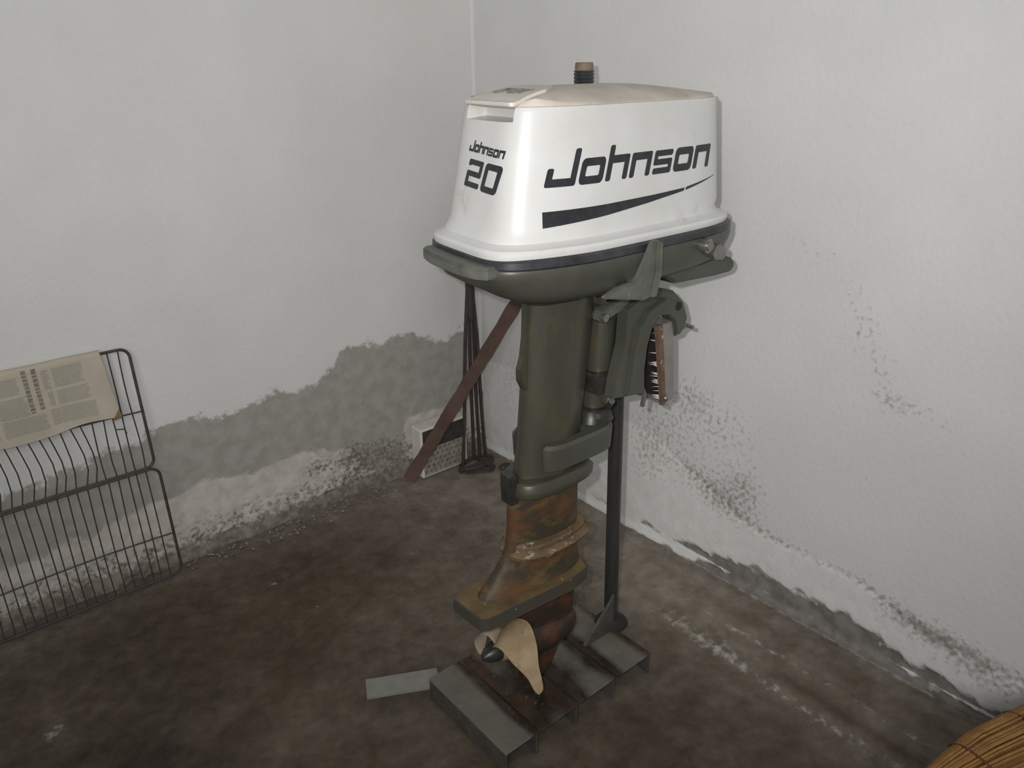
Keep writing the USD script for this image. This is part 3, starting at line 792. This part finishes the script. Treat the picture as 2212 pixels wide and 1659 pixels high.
def blade(path, HX=-.722):
    """One worn, swept blade: stations (angle from the top towards the near side, radius, chord, pitch, shift along the shaft)."""
    P = np.array(path, float)
    t = np.linspace(0, len(P) - 1, 20)
    from scipy.interpolate import PchipInterpolator
    C = PchipInterpolator(np.arange(len(P)), P)(t)
    rr = []
    for k, (th, r, chord, pitch, sx) in zip(np.linspace(0, 1, 20), C):
        th, pitch = math.radians(th), math.radians(pitch)
        top, bot = [], []
        for q in np.linspace(-.5, .5, 9):
            dx, dt = q * chord * math.sin(pitch), q * chord * math.cos(pitch) / max(r, .03)
            a_ = th - dt
            th_ = (.0030 - .0012 * k) * (1 - .8 * (2 * q) ** 4)
            for side, arr in ((1, top), (-1, bot)):
                arr.append((HX + sx + dx - side * th_ * math.cos(pitch), Y0 - r * math.sin(a_) - side * th_ * math.sin(pitch) * math.cos(a_), .186 + r * math.cos(a_) - side * th_ * math.sin(pitch) * math.sin(a_)))
        rr.append(np.vstack([np.array(top), np.array(bot)[::-1]]))
    return loft(rr)


obj('blade', blade([(2, .026, .050, 62, -.006), (20, .050, .072, 62, .000), (46, .066, .080, 60, .006), (70, .080, .058, 58, .004), (87, .096, .030, 56, -.001), (97, .114, .020, 54, -.004), (100, .121, .008, 54, -.004)]), 'prop', prop, smooth=60)
obj('blade', blade([(358, .030, .040, 60, -.006), (342, .044, .044, 58, -.012), (314, .041, .042, 56, -.016), (286, .040, .036, 54, -.018), (256, .046, .028, 52, -.018), (230, .053, .010, 52, -.018)]), 'prop_pale', prop, smooth=60)
obj('blade', blade([(196, .024, .040, 55, .010), (200, .045, .050, 58, .020), (204, .062, .040, 60, .024), (206, .075, .010, 60, .024)]), 'prop', prop, smooth=60)

# ---------------------------------------------------------------- the steel stand
stand = thing('motor_stand', 'low grey steel stand of angle strips holding up the outboard motor', 'stand', (-0.60, -0.96, 0))
ED = [-.800, -.717, -.612, -.506, -.396]
for k in range(4):
    x0, x1 = ED[k] + (.002 if k else 0), ED[k + 1] - .004
    hgt = .0555 if k != 1 else .0535
    m_ = rbox((x0, -1.086, hgt - .005), (x1, -.838, hgt), .0012).subdivide_to_size(.007)
    v = m_.vertices
    p = v.copy()
    d_edge = np.minimum(v[:, 0] - x0 if k else 9, x1 - v[:, 0])
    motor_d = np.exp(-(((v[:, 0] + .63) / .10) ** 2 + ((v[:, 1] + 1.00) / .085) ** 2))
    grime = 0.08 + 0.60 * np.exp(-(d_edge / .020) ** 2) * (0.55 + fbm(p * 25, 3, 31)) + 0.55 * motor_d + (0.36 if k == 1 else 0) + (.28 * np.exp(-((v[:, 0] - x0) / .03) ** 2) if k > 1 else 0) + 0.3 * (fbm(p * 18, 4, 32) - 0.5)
    if k == 0:
        grime = grime - .30 * sstep(-v[:, 0], .735, .76)
    rust = 0.10 + 0.30 * np.exp(-(d_edge / .035) ** 2) * (fbm(p * 12, 3, 33) + .3) + 0.12 * (k == 1) + 0.2 * (fbm(p * 10, 3, 34) - .5)
    scratch = 0.05 + 0.28 * fbm(p * 30, 3, 35)
    obj('strip', m_, 'stand', stand, stain=np.stack([grime, rust, scratch], 1))
    m_ = rbox((x1 - .005, -1.0855, .001), (x1, -.8385, hgt - .0045), .001)
    obj('flange', m_, 'stand_edge', stand)
obj('flange', rbox((-.800, -1.0855, .001), (-.7955, -.8385, .0510), .001), 'stand_edge', stand)
obj('foot_bar', extr([(-.912, -.778), (-.888, -.730), (-.755, -.80), (-.778, -.850)], .024, .030, 'z', .0015), 'foot', stand, label='pale grey flat bar sticking out behind the stand')
obj('foot_block', rbox((-.795, -.86, .001), (-.765, -.838, .030), .001), 'stand_edge', stand)
P0, P1 = np.array([-.393, -.963, .055]), np.array([-.372, -.932, .613])
obj('post', tube([P0, lerp(P0, P1, .33), lerp(P0, P1, .66), P1], .0150, 20), 'post', stand, label='dark round steel post')
obj('post_foot', loft([sring(-.391, -.963, z, r, r, 2.2, 24) for z, r in ((.0545, .036), (.061, .034), (.066, .022), (.072, .017))]), 'black', stand)
obj('gusset', extr([(-.408, .056), (-.408, .150), (-.418, .135), (-.495, .060), (-.495, .056)], -.985, -.977, 'y', .001), 'stand_edge', stand)
# the hollow steel block at the top of the post, which the motor is clamped to
bx = [(-.392, .773), (-.346, .774), (-.327, .612), (-.361, .608)]
blk = obj('clamp_block', extr(bx, -1.040, -1.034, 'y', .001), 'box', stand, label='grey steel end plate of the hollow clamp block')
obj('block_plate', extr([(-.392, .7735), (-.346, .7745), (-.3455, .769), (-.3915, .768)], -1.034, -.90, 'y', 0), 'box', stand)
obj('block_plate', extr([(-.361, .608), (-.327, .612), (-.3275, .617), (-.3615, .613)], -1.034, -.90, 'y', 0), 'box', stand)
obj('block_plate', extr([(-.351, .774), (-.346, .774), (-.327, .612), (-.332, .612)], -1.034, -.90, 'y', 0), 'black', stand)
obj('block_core', extr([(-.378, .767), (-.352, .767), (-.334, .618), (-.352, .614)], -1.032, -.905, 'y', 0), 'black', stand)
rim = [(-.3945, .7745), (-.380, .7742), (-.354, .607), (-.363, .6065)]
obj('rusted_edge', extr(rim, -1.0435, -1.033, 'y', .001), 'rust_edge', blk, label='rusty edge of the block with flaking pale paint')
fk = []
for k in range(26):
    t = RNG.uniform(.02, .95)
    t = t if RNG.random() < .35 else RNG.uniform(.45, .97)
    x, z = lerp(-.391, -.361, t), lerp(.772, .610, t)
    ln = RNG.uniform(.006, .017)
    fk.append(hull([(x - .001, -1.036 + RNG.uniform(0, .004), z), (x + .004, -1.0375, z + .002), (x + .003, -1.034, z - .002), (x - .010 * RNG.random(), -1.033 + ln, z + RNG.uniform(-.004, .004))]))
obj('paint_flakes', fk, 'flake', blk, smooth=False, kind='stuff')
obj('weld_bead', sphere((-.358, -1.043, .622), .007), 'steel', stand)

# ---------------------------------------------------------------- wire rack against the left wall
rack = thing('wire_rack', 'dark wire rack of two framed panels leaning against the left wall', 'wire rack', (-1.35, -0.062, 0.0))
XR, XL = -1.050, -1.93


def rk(x, z, dy=0.0):
    """A point of the leaning rack at height z."""
    return np.array([x, -.062 + .048 * z / .615 + dy, z])


def rframe(x0, x1, z0, z1, r=.022):
    P = []
    for cx_, cz, a0 in ((x1 - r, z1 - r, 0), (x0 + r, z1 - r, 90), (x0 + r, z0 + r, 180), (x1 - r, z0 + r, 270)):
        for a_ in np.linspace(a0, a0 + 90, 6):
            P.append(rk(cx_ + r * math.cos(math.radians(a_)), cz + r * math.sin(math.radians(a_))))
    P.append(P[0])
    return np.array(P)


def tube_n(P, r, n=8):
    return tube(P, r, n)


for z0, z1 in ((.006, .3045), (.3095, .612)):
    up = z0 > .1
    fr_ = obj('panel_frame', tube_n(rframe(XL, XR - (.0 if up else -.006), z0, z1), .0035), 'wire', rack)
    zc = .452 if up else .118
    obj('cross_wire', tube_n([rk(x, zc + (.004 * math.sin(x * 9)), .004) for x in np.linspace(XL, XR + (0 if up else .005), 12)], .0018, 6), 'wire', rack)
    n = 40
    for k in range(1, n):
        x = lerp(XR, XL, k / n) + RNG.uniform(-.002, .002)
        amp = RNG.uniform(-.004, .004) if not up else (RNG.uniform(.002, .012) if 5 < k < 20 else RNG.uniform(-.003, .003))
        P = [rk(x + amp * math.sin(math.pi * ((z - z0) / (z1 - z0)) ** .8 * (2 if up else 1)), z, .0035) for z in np.linspace(z0, z1, 9)]
        obj('wire', tube_n(P, .0016, 6), 'wire', rack)
obj('hook', tube_n([rk(-1.118, .428, -.003), rk(-1.098, .424, -.006), rk(-1.096, .412, -.006)], .0014, 6), 'wire', rack)

# newspaper draped over the top of the rack
paper = thing('newspaper', 'yellowed folded newspaper sheet draped over the top of the wire rack', 'newspaper', (-1.33, -0.02, 0.46))
PX1, PX0 = -1.113, -1.80


def pp(u, s, off=0.0):
    """Paper point: u along the rack, s metres down from the fold (negative: down the back)."""
    u, s = np.asarray(u, float), np.asarray(s, float)
    wav = .0022 * np.sin(u * 31 + s * 12) + .0016 * np.sin(u * 57 - s * 40)
    z = .618 - np.abs(s)
    yrack = -.062 + .048 * z / .615
    front = yrack - .0105 - .004 * np.abs(s) / .15 + wav - off - .006 * sstep(u, -1.17, -1.113) * sstep(s, .09, .15)
    back_ = np.minimum(yrack + .0075, -.006) + 0 * u
    k = sstep(s, -.008, .008)
    y = lerp(back_, front, k)
    z = z + .004 * (1 - np.minimum(np.abs(s) / .012, 1) ** 2)
    return np.stack([u, y, z], -1)


us = np.linspace(PX0, PX1, 70)
ss = np.concatenate([np.linspace(-.10, -.012, 8), np.linspace(-.009, .012, 8), np.linspace(.02, .158, 18)])
Ug, Sg = np.meshgrid(us, ss, indexing='ij')
Ug2 = Ug + .012 * np.clip(Sg, 0, 1) / .15 * (Ug - PX0) / (PX1 - PX0)
Sg2 = Sg + np.where(Sg > .1, .006 * np.sin(Ug * 23) * (Sg - .1) / .06, 0)
Pf = pp(Ug2, Sg2, 0.0)
nu, ns = Ug.shape
i = np.arange(nu * ns).reshape(nu, ns)
q = np.stack([i[:-1, :-1], i[1:, :-1], i[1:, 1:], i[:-1, 1:]], -1).reshape(-1, 4)
Fp = np.vstack([q[:, [0, 1, 2]], q[:, [0, 2, 3]]])
nrm = trimesh.Trimesh(Pf.reshape(-1, 3), Fp, process=False).vertex_normals
Pb = Pf.reshape(-1, 3) + nrm * .0006
Vp = np.vstack([Pf.reshape(-1, 3), Pb])
edge = np.concatenate([i[:, 0], i[-1, 1:], i[::-1, -1][1:], i[0, ::-1][1:-1]])
nx = np.roll(edge, -1)
o = nu * ns
Fa = np.vstack([Fp, Fp[:, ::-1] + o, np.stack([edge, nx, nx + o], 1), np.stack([edge, nx + o, edge + o], 1)])
pm = trimesh.Trimesh(Vp, Fa, process=False)
if pm.volume < 0:
    pm.invert()
sheet_p = obj('paper_sheet', pm, 'paper', paper, smooth=True)


def ink(u0, u1, s0, s1, m_, n=6):
    a_ = np.linspace(u0, u1, n); b_ = np.linspace(s0, s1, n)
    A, B = np.meshgrid(a_, b_, indexing='ij')
    P = pp(A, B, .0013)
    j = np.arange(n * n).reshape(n, n)
    qq = np.stack([j[:-1, :-1], j[1:, :-1], j[1:, 1:], j[:-1, 1:]], -1).reshape(-1, 4)
    return trimesh.Trimesh(P.reshape(-1, 3), np.vstack([qq[:, [0, 1, 2]], qq[:, [0, 2, 3]]]), process=False)


# columns of unreadable small print, and two dark headline lines that run down the sheet
rows = []
for u0, u1, s0, s1 in ((-1.215, -1.155, .012, .055), (-1.215, -1.150, .062, .095), (-1.232, -1.222, .062, .095), (-1.235, -1.145, .102, .138), (-1.33, -1.282, .015, .05), (-1.33, -1.275, .058, .10), (-1.33, -1.245, .106, .142), (-1.236, -1.222, .012, .055), (-1.42, -1.34, .02, .14), (-1.52, -1.43, .02, .14)):
    s = s0
    while s < s1:
        u = u0
        while u < u1 - .004:
            w = min(RNG.uniform(.008, .02), u1 - u)
            rows.append(ink(u, u + w, s, s + .0021, 'ink', 2))
            u += w + .0016
        s += .0037
obj('small_print', rows, 'ink', paper, smooth=False, kind='stuff')
hd = []
for u in (-1.272, -1.253):
    s = .006
    while s < .098:
        w = RNG.uniform(.005, .010)
        hd.append(ink(u, u + .0085, s, min(s + w, .10), 'ink_dark', 2))
        s += w + .0022
obj('headline', hd, 'ink_dark', paper, smooth=False, kind='stuff')
hd = [ink(-1.150, -1.145, .006, .018, 'ink_dark', 2), ink(-1.130, -1.127, .13, .135, 'ink_dark', 2)]
obj('singed_corner', hull([pp(-1.108, .150, .002), pp(-1.102, .135, .002), pp(-1.102, .157, .002), pp(-1.122, .160, .002), pp(-1.108, .150, -.002), pp(-1.102, .135, -.002), pp(-1.122, .160, -.002)]), 'singe', paper, label='brown singed lower corner of the sheet')

# ---------------------------------------------------------------- corner: perforated block, rod stand, scrap, flat bar
bk_ = thing('perforated_block', 'whitewashed hollow block with a sooty pierced face in the room corner', 'building block', (-.20, -.03, 0))
BX0, BX1, BY0, BY1, BZ1 = -.300, -.122, -.072, -.016, .172
bl = mani(rbox((BX0, BY0, .002), (BX1, BY1, BZ1), .004))
inner = mani(trimesh.creation.box([BX1 - BX0 - .014, .02, BZ1 - .014], transform=trimesh.transformations.translation_matrix([(BX0 + BX1) / 2, BY0 + .006, BZ1 / 2])))
obj('block_body', bl - inner, 'brick', bk_)
face = mani(rbox((BX0 + .007, BY0 + .003, .008), (BX1 - .007, BY0 + .018, .098), .001))
holes = []
for r_ in range(5):
    for c_ in range(10):
        cx_ = BX0 + .018 + c_ * .0182 + (.009 if r_ % 2 else 0)
        if cx_ < BX1 - .016:
            holes.append(mani(cyl((cx_, BY0 - .01, .020 + r_ * .0175), (cx_, BY0 + .014, .020 + r_ * .0175), .0055, 10)))
face = face - m3.Manifold.batch_boolean(holes, m3.OpType.Add)
obj('pierced_face', face, 'brick_face', bk_, label='pale face pierced with rows of small holes')
sp = rbox((BX0 + .007, BY0 + .004, .098), (BX1 - .007, BY0 + .018, BZ1 - .007), .001).subdivide_to_size(.008)
sp.vertices = sp.vertices + np.stack([0 * sp.vertices[:, 0], .006 * (fbm(sp.vertices * 60, 3, 41) - .3), 0 * sp.vertices[:, 0]], 1) * (sp.vertices[:, [1]] < BY0 + .008)
obj('sooty_face', sp, 'soot', bk_)

rod = thing('rod_stand', 'dark iron stand of thin rods bound together at the top, in the corner', 'stand', (-.115, -.085, 0))
top = np.array([-.100, -.083, .60])
feet = [(-.163, -.098, .012), (-.105, -.078, .012), (-.085, -.086, .012), (-.070, -.100, .012)]
for k, f in enumerate(feet):
    f = np.array(f)
    tp_ = top + np.array([(-.006, .006, 0), (0, .008, 0), (.006, .002, 0), (.004, -.006, 0)][k])
    P = [lerp(f, tp_, t) + np.array([.002 * math.sin(7 * t + k), 0, 0]) for t in np.linspace(0, 1, 7)] + [tp_ + [0, 0, .07]]
    obj('rod', tube(P, .0054, 8), 'rod', rod)
slv = [sring(-.100, -.083, z, r, r, 2, 16) for z, r in ((.49, .010), (.50, .0135), (.57, .0135), (.60, .0145), (.66, .0150), (.67, .012))]
obj('sleeve', loft(slv), 'rod', rod)
obj('base_ring', tube([(-.110 + .062 * math.cos(t), -.104 + .030 * math.sin(t), .009) for t in np.linspace(0, 2 * np.pi, 40)], .0065, 8), 'scrap', rod)
obj('base_bar', rbox((-.190, -.122, .002), (-.05, -.108, .012), .002), 'scrap', rod)
obj('base_bar', rbox((-.098, -.165, .002), (-.080, -.07, .014), .002), 'scrap', rod)

sc_ = thing('iron_scrap', 'flat dark piece of scrap iron on the floor before the rod stand', 'scrap iron', (-.11, -.135, 0))
obj('scrap_plate', extr(round_poly([(-.19, -.130), (-.145, -.150), (-.115, -.172), (-.09, -.176), (-.10, -.150), (-.15, -.125)], .004), .001, .010, 'z', .002), 'scrap', sc_)
obj('scrap_lump', sphere((-.058, -.185, .009), .016, (1.5, .9, .55)), 'scrap', sc_)

fb = thing('flat_bar', 'long brown rusty flat bar leaning across the corner behind the motor', 'flat bar', (-.335, -.045, 0))
A, B = np.array([-.342, -.058, .012]), np.array([-.014, -.226, .590])
d = (B - A) / np.linalg.norm(B - A)
u = np.cross(d, [0.63, 0.77, 0]); u -= d * (u @ d); u /= np.linalg.norm(u)
w = np.cross(d, u)
pts = []
rb = []
for t in np.linspace(0, 1, 24):
    c = lerp(A, B, t)
    ww = .0195 + .0012 * math.sin(t * 37) + .0008 * math.sin(t * 91)
    rb.append([c + a_ * ww * u + b_ * .004 * w for a_, b_ in ((1, .6), (.92, 1), (-.92, 1), (-1, .6), (-1, -.6), (-.92, -1), (.92, -1), (1, -.6))])
obj('bar', loft(rb), 'bar', fb)

# ---------------------------------------------------------------- straw broom at the right edge
br = thing('straw_broom', 'orange straw broom head with stitched bands, propped against the right wall', 'broom', (-.28, -1.70, 0))
PA, PB = np.array([-.50, -1.600, .078]), np.array([-.035, -1.782, .122])
bd = (PB - PA) / np.linalg.norm(PB - PA)
bu = np.cross([0, 0, 1.0], bd); bu /= np.linalg.norm(bu)
bw = np.cross(bd, bu)


def bprof(t):
    """Half width and half thickness of the head along its length."""
    wv = .028 + .072 * sstep(t, .0, .75)
    return wv, .030 + .012 * sstep(t, 0, .3) - .010 * t


head = []
for t in np.linspace(0, 1, 20):
    wv, th = bprof(t)
    c = lerp(PA, PB, t)
    head.append([c + bu * wv * .96 * np.sign(math.cos(k)) * abs(math.cos(k)) ** .8 + bw * th * .93 * math.sin(k) for k in np.linspace(0, 2 * np.pi, 24, endpoint=False)])
obj('straw_core', loft(head), 'straw_dark', br)
sa, sb_ = [], []
for k in range(420):
    ang = RNG.uniform(0, 2 * np.pi)
    j1, j2 = RNG.uniform(.93, 1.05), RNG.uniform(-.02, .02)
    P = []
    for t in np.linspace(RNG.uniform(0, .1), RNG.uniform(.93, 1.0), 6):
        wv, th = bprof(t)
        a_ = ang + j2 * t
        P.append(lerp(PA, PB, t) + bu * wv * j1 * np.sign(math.cos(a_)) * abs(math.cos(a_)) ** .8 + bw * th * j1 * math.sin(a_))
    (sa if k % 3 else sb_).append(tube(P, RNG.uniform(.0014, .0028), 5))
obj('straw', sa, 'straw', br, kind='stuff')
obj('straw', sb_, 'straw_dark', br, kind='stuff')
for t in (.30, .52, .80):
    wv, th = bprof(t)
    obj('stitch_band', tube([lerp(PA, PB, t) + bu * wv * 1.05 * np.sign(math.cos(k)) * abs(math.cos(k)) ** .8 + bw * th * 1.07 * math.sin(k) for k in np.linspace(0, 2 * np.pi, 40)], .0022, 6), 'twine', br)
hA = PA - bd * .75
hA[2] = .016
obj('handle', tube([PA + bd * .02, lerp(PA, hA, .5), hA], .012, 12), 'bar', br)

# ---------------------------------------------------------------- plaster crumbs along the left wall
cr = []
for k in range(170):
    x = RNG.uniform(-1.03, -.38)
    y = -.012 - abs(RNG.normal(0, .035)) - .01
    r = RNG.uniform(.0015, .006) * (1.4 if RNG.random() < .1 else 1)
    pts_ = RNG.normal(0, 1, (9, 3)); pts_ /= np.linalg.norm(pts_, axis=1)[:, None]
    cr.append(hull(pts_ * r * np.array([1.2, 1, .6]) + [x, y, r * .3]))
pc = obj('plaster_crumbs', cr, 'crumb', smooth=False, kind='stuff')
d_ = stage.GetPrimAtPath(pc)
d_.SetCustomDataByKey('label', 'pale crumbs of fallen plaster strewn along the foot of the left wall')
d_.SetCustomDataByKey('category', 'plaster crumbs')
